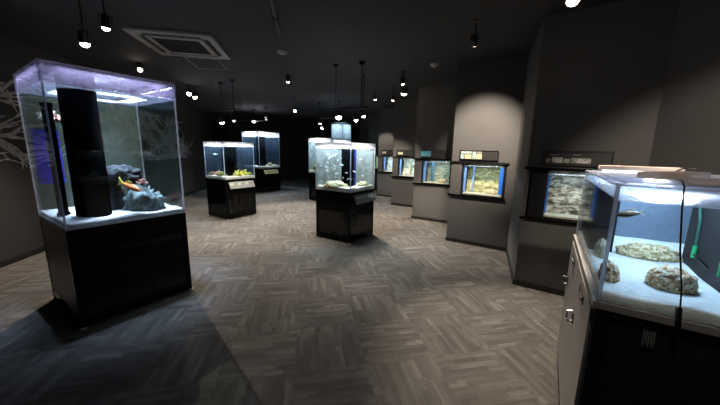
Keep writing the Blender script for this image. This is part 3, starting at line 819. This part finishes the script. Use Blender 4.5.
for i in range(6):
    yaw = KA
    o_ = kworld(i, 0, 0, 0)
    bm = new(); box(bm, -.02, NX1+.02, -.045, -.0015, NZ0+.001, NZ0+.03, .003); box(bm, NXS[i]+.003, NX1-.003, -.002, ND-.01, NZ0+.001, NZ0+.03)
    c = obj('counter', bm, M_gloss, None, loc=o_, rotz=yaw); tag(c, 'black ledge counter below the tank of the '+WHO[i], 'counter')
    bm = new(); box(bm, -.02, NX1+.02, -.06 if i == 0 else -.03, -.002, NZ1-.012, NZ1+.016, .002)
    c = obj('hood_shelf', bm, M_gloss if i in (0, 2) else M_black, None, loc=o_, rotz=yaw); tag(c, 'thin black hood strip above the tank of the '+WHO[i], 'shelf')
    t = thing('niche_aquarium', TANKL[i], 'aquarium', kworld(i, 0, 0, NZ0+.031), yaw, None)
    x0, x1, y0, y1, hh = .20, .79, .02, .36, NZ1-NZ0-.05
    bm = new(); box(bm, x0, x1, y0, y1, 0, .012); obj('base_plate', bm, M_black, t)
    bm = new(); box(bm, x1+.001, NX1-.002, y0-.01, y1, 0, hh); obj('side_frame', bm, M_black, t)
    bm = new(); box(bm, x0-.022 if i else x0-.15, x0-.001, y0-.005, y1, 0, hh); obj('side_frame', bm, M_black, t)
    bm = new(); box(bm, x0, x1, y0, y0+.008, .012, hh); obj('glass_pane', bm, M_glass, t)
    # rocky relief backdrop
    bm = new(); nx, nz = 44, 34
    vs = [[bm.verts.new((x0+.002+(x1-x0-.004)*a/nx, y1-.11+.03*noise.fractal(Vector((a*.16+i*9, b*.16, 0)), .9, 2, 4)+.01+.07*b/nz, .02+(hh-.03)*b/nz)) for b in range(nz+1)] for a in range(nx+1)]
    for a in range(nx):
        for b in range(nz): bm.faces.new((vs[a][b], vs[a+1][b], vs[a+1][b+1], vs[a][b+1]))
    obj('rock_backdrop', bm, M_bgs[i], t, True)
    bm = new(); box(bm, x0+.002, x1-.002, y0+.009, y1-.12, .012, .03); obj('gravel_bed', bm, M_sandT, t)
    bm = new(); box(bm, x0+.001, x1-.001, y0+.009, y1-.05, hh-.04, hh-.035); obj('water_surface', bm, M_surf, t)
    if i == 1:
        strips = [(x0, x0+.032, M_skyb, 'blue_strip', .035, .06), (x0+.11, x0+.13, M_skyb, 'intake_tube', .16, .18), (x1-.055, x1, M_blue, 'blue_strip', .015, .05)]
    elif i == 0: strips = [(x0, x0+.02, M_blue, 'blue_strip', .02, .05)]
    elif i == 2: strips = [(x0, x0+.05, M_skyb, 'blue_strip', .03, .06), (x0+.13, x0+.19, clear('pale_blue_tube', (.5, .7, .8), .08, haze=.5, hazecol=(.3, .55, .7)), 'intake_tube', .16, .2)]
    elif i in (3, 4): strips = [(x0, x0+.035, M_skyb, 'blue_strip', .03, .06), (x0+.27, x0+.295, M_ink, 'intake_tube', .16, .18)]
    else: strips = []
    for (a, b, m, nm, ya, yb) in strips:
        bm = new(); box(bm, a+.002, b-.002, y0+ya, y0+yb, .046, hh-.045); obj(nm, bm, m, t)
    bm = new(); box(bm, x0+.03, x1-.03, y0+.04, y0+.1, hh+.004, hh+.018); l = obj('led_bar', bm, M_white, t)
    area('led_lamp', l, ((x0+x1)/2, y0+.07, hh+.003), x1-x0-.1, .05, LEDP[i], (.97, 1, .95), 170)
    if i in (1, 2):
        bm = new(); lump(bm, (0, 0, 0), (.09, .05, .05), 50+i, .3, 3, 3); o = obj('stone', bm, M_rubbleG, None, True, loc=kworld(i, .62, .15, NZ0+.09), rotz=yaw)
        tag(o, 'small buff stone on the gravel inside the '+WHO[i], 'stone')
SIGNL = ['black sign board with small fish pictures above the nearest kiosk', 'black-framed sign with yellow pictures on the brightly lit wall', 'sign with a cyan picture above the third kiosk tank from the right',
         'dark sign board above the fourth kiosk tank from the right', 'dark sign board above the fifth kiosk tank from the right', 'dark sign board above the farthest kiosk tank']
for i in range(6):
    t = thing('sign_board', SIGNL[i], 'sign', kworld(i, .415, -.001, 1.385), KA)
    w_, h_ = .285, .15
    bm = new()
    for (a, b, c, d) in ((-w_, w_, 0, .012), (-w_, w_, h_-.012, h_), (-w_, -w_+.012, 0, h_), (w_-.012, w_, 0, h_)): box(bm, a, b, -.03, 0, c, d, .001)
    obj('frame', bm, M_black, t)
    bm = new(); box(bm, -w_+.01, w_-.01, -.02, -.002, .01, h_-.01); obj('board', bm, pbr('charcoal_board', (.03, .03, .03), .35), t)
    S = {0: [(-.25, -.215, .03, .07, M_picG), (-.20, -.11, .03, .085, M_picP), (-.10, -.05, .03, .07, M_picG), (-.04, .12, .03, .08, M_picP), (-.22, -.14, .105, .113, M_paper), (-.03, .03, .105, .113, M_paper)],
         1: [(-.27, -.10, .10, .135, M_picB), (-.27, -.21, .02, .09, M_picB), (-.20, -.105, .02, .085, M_picY), (-.09, -.04, .02, .13, M_picB), (-.035, .05, .02, .09, M_picY), (-.03, .05, .10, .13, M_paper)],
         2: [(-.27, -.04, .02, .13, M_picC), (-.25, -.20, .04, .06, M_picB), (-.16, -.08, .04, .07, M_picB)],
         3: [(-.25, -.1, .03, .1, M_picG)], 4: [(-.25, -.1, .03, .1, M_picG)], 5: [(-.25, -.1, .03, .1, M_picG)]}[i]
    for (a, b, c, d, m) in S:
        bm = new(); box(bm, a, b, -.022, -.0205, c, d); obj('printed_picture', bm, m, t)

# ------------------------------------------------------------------ big tank cabinet at the right
CY = R(-32.6)
cu = Vector((math.cos(CY), math.sin(CY), 0)); cv = Vector((-math.sin(CY), math.cos(CY), 0))
CZ, CW, CD = .93, .84, 1.15
CF = at_z(597, 301, CZ); CF.z = 0
t = thing('tank_cabinet', 'grey cabinet with black ribbed front carrying the blue-lit tank at right', 'cabinet', CF, CY)
bm = new(); box(bm, .004, CW, .03, CD, .05, CZ-.03); obj('body', bm, M_cab, t)
bm = new(); box(bm, .03, CW-.02, .05, CD-.03, 0, .05); obj('plinth', bm, M_black, t)
bm = new(); box(bm, -.012, CW+.01, -.004, CD+.008, CZ-.03, CZ, .003); obj('top_board', bm, M_cab, t)
bm = new(); n = 50
for k in range(n):
    z = .06+(CZ-.10)*k/n; box(bm, .05, CW-.01, .006, .03, z+.004, z+(CZ-.10)/n)
box(bm, .05, CW-.01, .02, .032, .05, CZ-.032)
obj('ribbed_panel', bm, M_rib, t)
bm = new(); box(bm, .0, .05, -.002, .03, .05, CZ-.03, .002); obj('corner_post', bm, M_black, t)
bm = new(); box(bm, .05, CW, .0, .012, CZ-.058, CZ-.032); rr_ = obj('top_rail', bm, M_black, t)
for k in range(5):
    bm = new(); cyl(bm, (.06+k*.08, -.003, CZ-.045), (.06+k*.08, .0, CZ-.045), .004, seg=10); obj('screw', bm, M_chrome, rr_)
bm = new(); box(bm, .143, .183, .0, .006, CZ-.14, CZ-.065, .001); lb = obj('data_plate', bm, pbr('dark_plate', (.03, .03, .03), .4), t)
for k in range(5):
    bm = new(); x = .148+k*.007; box(bm, x, x+.003, -.0012, .0, CZ-.132+.01*(k % 2), CZ-.072); obj('print_line', bm, M_grill, lb)
for k in range(2):
    y0 = .02+k*.56; y1 = y0+.557
    bm = new(); box(bm, -.014, .004, y0, y1, .07, CZ-.045, .002); d = obj('door', bm, M_cab, t)
    bm = new(); box(bm, -.0175, -.0135, y0+.20, y0+.38, CZ-.125, CZ-.085, .001); obj('latch_plate', bm, M_black, d)
    bm = new(); box(bm, -.024, -.0175, y0+.22, y0+.30, CZ-.113, CZ-.097, .002); obj('latch_lever', bm, M_chrome, d)
    yh = y0+.47
    bm = new(); box(bm, -.018, -.0135, yh-.03, yh+.03, CZ-.35, CZ-.29, .001); obj('lock_plate', bm, M_black, d)
    bm = new(); tube(bm, [(-.018, yh-.02, CZ-.34), (-.04, yh-.02, CZ-.34), (-.04, yh+.02, CZ-.34), (-.04, yh+.02, CZ-.30), (-.018, yh+.02, CZ-.30)], .006, 8); obj('handle', bm, M_chrome, d)
# tank
TZ = 1.388
t7 = thing('display_aquarium', 'wide aquarium with pale sand and blue light on the grey cabinet at right', 'aquarium', (CF.x, CF.y, CZ), CY)
g = .01; H7 = TZ-CZ
for nm, b_ in (('glass_pane', (g, CW-g, 0, g)), ('glass_pane', (g, CW-g, CD-g, CD)), ('glass_pane', (0, g, 0, CD)), ('glass_pane', (CW-g, CW, 0, CD))):
    bm = new(); box(bm, b_[0], b_[1], b_[2], b_[3], .0, H7); obj(nm, bm, M_glass, t7)
for (x, y) in ((0, 0), (0, CD-g), (CW-g, 0)):
    bm = new(); box(bm, x-.001, x+g+.001, y-.001, y+g+.001, 0, H7+.001); obj('edge_strip', bm, M_edge, t7)
bm = new()
n = 26
vs = [[bm.verts.new((g+.001+(CW-2*g-.002)*i/n, g+.001+(CD-2*g-.002)*j/n, .035+.012*noise.noise(Vector((i*.2, j*.2, 4))))) for j in range(n+1)] for i in range(n+1)]
for i in range(n):
    for j in range(n): bm.faces.new((vs[i][j], vs[i+1][j], vs[i+1][j+1], vs[i][j+1]))
bd = [vs[i][0] for i in range(n+1)]+[vs[n][j] for j in range(1, n+1)]+[vs[i][n] for i in range(n-1, -1, -1)]+[vs[0][j] for j in range(n-1, 0, -1)]
lo = [bm.verts.new((v.co.x, v.co.y, .001)) for v in bd]
for i in range(len(bd)): bm.faces.new((bd[i], lo[i], lo[(i+1) % len(bd)], bd[(i+1) % len(bd)]))
obj('sand_bed', bm, M_sand, t7, True)
bm = new(); box(bm, g+.001, CW-g-.001, g+.001, CD-g-.001, H7-.056, H7-.052); obj('water_surface', bm, M_surf7, t7)
bm = new(); box(bm, g+.002, CW-g-.002, g+.001, g+.002, .05, H7-.057); box(bm, g+.001, g+.002, g+.003, CD-g-.003, .05, H7-.057); obj('water', bm, M_waterB, t7)
bm = new(); box(bm, g+.004, CW-g-.004, CD-g-.006, CD-g-.002, .032, H7-.01); obj('blue_backdrop', bm, pbr('slate_blue_backdrop', (.19, .25, .32), .6), t7)
bm = new(); box(bm, CW-g-.006, CW-g-.002, g+.003, CD-g-.01, .032, H7-.01); obj('blue_backdrop', bm, pbr('slate_blue_backdrop', (.19, .25, .32), .6), t7)
bm = new(); box(bm, .41, CW-.02, .20, .70, .03, H7-.065, .004); ob = obj('overflow_box', bm, M_matt, t7)
for (x, y) in ((.400, .545), (.400, .285)):
    bm = new(); cyl(bm, (x-.003, y-.012, .105), (x-.003, y-.012, .16), .0085, seg=14); obj('green_clip', bm, M_greenclip, ob)
    bm = new(); tube(bm, [(x-.003, y-.012, .16), (x-.004, y-.005, .28), (x-.003, y+.06, H7-.07)], .005, 6); obj('airline', bm, pbr('green_airline', (.04, .12, .09), .4), ob)
bm = new(); box(bm, .025, .13, .66, CD-.03, .03, H7-.065, .004); ob = obj('black_side_box', bm, M_matt, t7)  # narrow matt black box along the back of the left glass
bm = new(); cyl(bm, (.012+.006, .8, .15), (.018, .8, .22), .006, seg=12); obj('green_clip', bm, M_greenclip, ob)
# rim: glossy clear brace all round
bm = new()
for b_ in ((0, CW, -.002, .05), (0, CW, CD-.05, CD+.002), (-.002, .05, .05, CD-.05), (CW-.05, CW+.002, .05, CD-.05)): box(bm, b_[0], b_[1], b_[2], b_[3], H7, H7+.008, .002)
obj('rim_brace', bm, M_frost, t7)
# light fixtures and cover sheets lying on top
def onlid(name, x0, x1, y0, y1, z0, z1, mat, label, cat, rot=0, bev=.004):
    cx, cy = (x0+x1)/2, (y0+y1)/2
    v = CF+cu*cx+cv*cy
    bm = new(); box(bm, -(x1-x0)/2, (x1-x0)/2, -(y1-y0)/2, (y1-y0)/2, z0, z1, bev)
    o = obj(name, bm, mat, None, loc=(v.x, v.y, TZ), rotz=CY+rot)
    return tag(o, label, cat) if label else o
def fixture(x0, x1, y0, y1, label, rot, col, pw):
    cx, cy = (x0+x1)/2, (y0+y1)/2; v = CF+cu*cx+cv*cy
    t = thing('aquarium_light', label, 'aquarium light', (v.x, v.y, TZ+.012), CY+rot)
    a, b = (x1-x0)/2, (y1-y0)/2
    bm = new(); box(bm, -a, a, -b, b, .007, .034, .006); obj('cover', bm, M_wood, t)
    bm = new(); box(bm, -a+.02, a-.02, -b+.02, b-.02, .001, .007); l = obj('led_board', bm, glow('led_glow', col, 3.5), t)
    area('led_lamp', l, (0, 0, -.001), (x1-x0)*.9, (y1-y0)*.9, pw, col, 170)
    return t
onlid('lid_sheet', .03, CW-.03, .04, .40, .0088, .0115, M_frost, 'frosted clear cover sheet over the front of the blue-lit tank', 'lid', 0, 0)
onlid('lid_sheet', .03, CW-.03, .42, CD-.04, .0088, .0115, M_frost, 'frosted clear cover sheet over the back of the blue-lit tank', 'lid', 0, 0)
fixture(.06, .44, 1.0, 1.1, 'beige-covered light strip at the far left end of the blue-lit tank', R(-2), (.95, .98, 1), 15)
fixture(.07, .41, .34, .42, 'beige-covered light strip across the middle of the blue-lit tank', R(50), (.95, .97, 1), 14)
onlid('mauve_lid', .19, .80, .03, .38, .013, .024, M_mauve, 'mauve-grey flat lid at the right of the beige light strips', 'lid')
bm = new(); tube(bm, [(-.05, 0, 0)]+[(.05*math.cos(PI-PI*k/10), .01, .035*math.sin(PI*k/10)) for k in range(11)]+[(.05, 0, 0)], .0045, 8)
v = CF+cu*.40+cv*.80
o = obj('cable_hoop', bm, M_black, None, True, loc=(v.x, v.y, TZ+.0165), rotz=CY); tag(o, 'looped black cable standing on the lid of the blue-lit tank', 'cable')
# black cable hanging down in front of the glass, with its plug
v = CF+cu*.165+cv*(-.012)
t = thing('hanging_cable', 'thin black cable hanging down the front of the blue-lit tank', 'cable', (v.x, v.y, CZ), CY)
bm = new(); tube(bm, [(0, .06, H7+.03), (.002, .02, H7+.03), (.004, 0, H7+.012), (.010, 0, H7*.85), (.026, 0, H7*.55), (.05, 0, H7*.25), (.058, 0, .03), (.062, -.002, -.02)], .0026, 8); obj('cord', bm, M_black, t, True)
bm = new(); tube(bm, [(.055, -.003, .055), (.056, -.003, .045), (.062, -.006, -.03), (.066, -.006, -.06), (.068, -.006, -.08)], [.003, .0065, .0065, .003, .0025], 10); obj('plug', bm, M_black, t, True)
def in7(x, y, z): v = CF+cu*x+cv*y; return Vector((v.x, v.y, CZ+z))
def rock7(x, y, s, mat, label, seed, rotz=0):
    bm = new(); lump(bm, (0, 0, 0), s, seed, .13, 3.2, 5)
    o = obj('rubble_mound', bm, mat, None, True); o.location = in7(x, y, .035+s[2]*.3); o.rotation_euler.z = CY+rotz
    return tag(o, label, 'rock')
rock7(.26, .24, (.075, .062, .066), M_rubble, 'speckled cream rubble mound nearest the front glass of the blue-lit tank', 61)
rock7(.28, .68, (.13, .07, .055), M_rubbleG, 'long low buff rubble mound towards the back of the blue-lit tank', 62, R(10))
rock7(.055, .2, (.035, .07, .06), M_rubble, 'narrow speckled mound added as a mound reflection in the left glass of the blue-lit tank', 63)  # solid lump in place of the mound's reflection in the left glass
rock7(.07, .56, (.03, .06, .07), M_cream, 'whitish coral rock behind the left glass of the blue-lit tank', 64)
fish(in7(.105, .30, .315), CY+R(12)+PI, .10, M_fishB, 'brown fish swimming near the top of the blue-lit tank', M_fish, tall=.34, pitch=-.2)
bm = new(); tube(bm, [(0, 0, 0), (.05, .0, -.05), (.10, .0, -.095)], [.004, .006, .008], 8)
o = obj('probe_tube', bm, M_black, None, True, loc=in7(.36, .42, .145), rotz=CY); tag(o, 'slanting dark tube resting on the sand of the blue-lit tank', 'tube')

# ------------------------------------------------------------------ the spotlights of the room
def S(px, py, ref, target, power, col, ang, label, emit=60, **k):
    """ref: ('z', height) or ('y', distance) fixes how far along the sight line the lamp hangs"""
    p = at_z(px, py, ref[1]) if ref[0] == 'z' else at_y(px, py, ref[1])
    return spotlight(p, target, power, col, ang, label, emit, **k)
FLOOR = 0
S(140, 70, ('y', 5.07), (-2.6, 2.9, 0), 330, WARM, 84, 'warm spotlight glowing just above the big near-left tank', 120, stem=CEIL, size=.02, r=.036)
S(85, 44, ('y', 2.75), (-2.4, 2.85, .9), 40, COOL, 46, 'larger bright white spotlight above the left corner of the big tank', 200, stem=2.74, r=.038)
S(106, 28, ('y', 2.62), (-2.4, 2.85, .9), 40, COOL, 44, 'white spotlight hanging at the upper left near the air conditioner', 200, stem=2.74, r=.032)
S(189, 94, ('z', 2.66), (-3.3, 5.0, .1), 110, WARM, 80, 'left lamp of the warm spotlight pair right of the big tank', 90, stem=CEIL, r=.045)
S(195, 97.4, ('z', 2.62), (-3.2, 6.4, .1), 90, WARM, 80, 'right lamp of the warm spotlight pair right of the big tank', 90, stem=CEIL, r=.045)
S(222, 122.4, ('y', 6.41), (-2.9, 6.7, .8), 60, NEUT, 120, 'bright spotlight over the left side of the low left tank', 220, stem=2.28, r=.05)
S(234, 121, ('y', 6.12), (-2.0, 5.3, 0), 153, NEUT, 90, 'dim small spotlight over the right side of the low left tank', 2, stem=2.28)
S(253.6, 121.6, ('y', 10.5), (-3.4, 9.6, 0), 255, WARM, 100, 'yellowish spotlight over the tall far-left tank', 200, stem=2.45, r=.05)
S(265.6, 117.5, ('y', 9.98), (-2.6, 9.4, 0), 357, NEUT, 90, 'unlit-looking dark spotlight right of the yellowish one', 1, stem=2.45)
S(288, 81.6, ('z', 2.6), (-1.5, 5.8, 0), 187, WARM, 85, 'small warm spotlight on the ceiling between the two tank rows', 120, stem=CEIL)
S(295, 111, ('z', 2.5), (-1.5, 6.9, 0), 252, WARM, 72, 'small warm spotlight lower down behind the one on the ceiling', 120, stem=CEIL, r=.04)
S(320, 123.6, ('y', 8.68), (-1.1, 8.6, .9), 90, NEUT, 100, 'upper small white spotlight above the half-hidden tank', 150, stem=2.40)
S(322, 128.5, ('y', 8.66), (-1.8, 7.6, 0), 168, NEUT, 90, 'lower small white spotlight above the half-hidden tank', 150, stem=2.40)
S(338.6, 117, ('y', 5.0), (-.3, 4.9, .8), 55, NEUT, 120, 'brightest spotlight hanging right above the nearest centre tank', 260, stem=2.17, r=.055)
S(356, 120.4, ('y', 4.83), (.4, 4.4, 0), 153, NEUT, 90, 'small spotlight on the right rod above the nearest centre tank', 120, stem=2.17)
S(363.6, 116.4, ('y', 5.6), (.9, 5.4, 0), 320, WARM, 85, 'small yellowish spotlight right of the centre tank rods', 90, stem=CEIL)
S(393, 100, ('z', 2.6), (.4, 8.2, 0), 306, WARM, 75, 'small white spotlight left of the big warm one by the kiosks', 120, stem=CEIL)
S(404, 93, ('z', 2.6), (.7, 6.9, 0), 130, WARM, 58, 'big warm spotlight shining near the middle kiosks', 150, stem=CEIL, r=.06)
S(474.7, 44.5, ('z', 2.62), kworld(1, .42, 0, 1.62), 470, WARM, 54, 'dark back-turned spotlight aimed at the brightly lit kiosk wall', 3, blend=.85, stem=CEIL)
S(573, 1, ('z', 2.65), (1.5, 1.95, 0), 280, WARM, 60, 'white spotlight cut by the photo top at right', 150, stem=CEIL, r=.045)
# lamps behind or beside the view, on the same ceiling
def extra(pos, tgt, pw, ang, label, col=WARM): spotlight(pos, tgt, pw, col, ang, label, 60, stem=CEIL)
extra((1.75, .1, 2.65), (2.80, 1.75, 1.1), 230, 62, 'spotlight washing the grey wall behind the cabinet at right')
extra((.30, 6.9, 2.65), kworld(3, .3, 0, .5), 16, 60, 'spotlight aimed at the fourth kiosk from the right')
extra((.0, 9.0, 2.65), kworld(4, .4, 0, 1.2), 130, 56, 'spotlight aimed at the fifth kiosk from the right')
extra((.70, 5.3, 2.65), kworld(2, .15, 0, .4), 40, 42, 'spotlight aimed at the third kiosk from the right')
extra((.75, .55, 2.65), (1.55, 1.55, 1.2), 30, 62, 'added unseen spotlight over the blue-lit tank and its grey cabinet', NEUT)  # added lamp that brightens the lids and cabinet from above
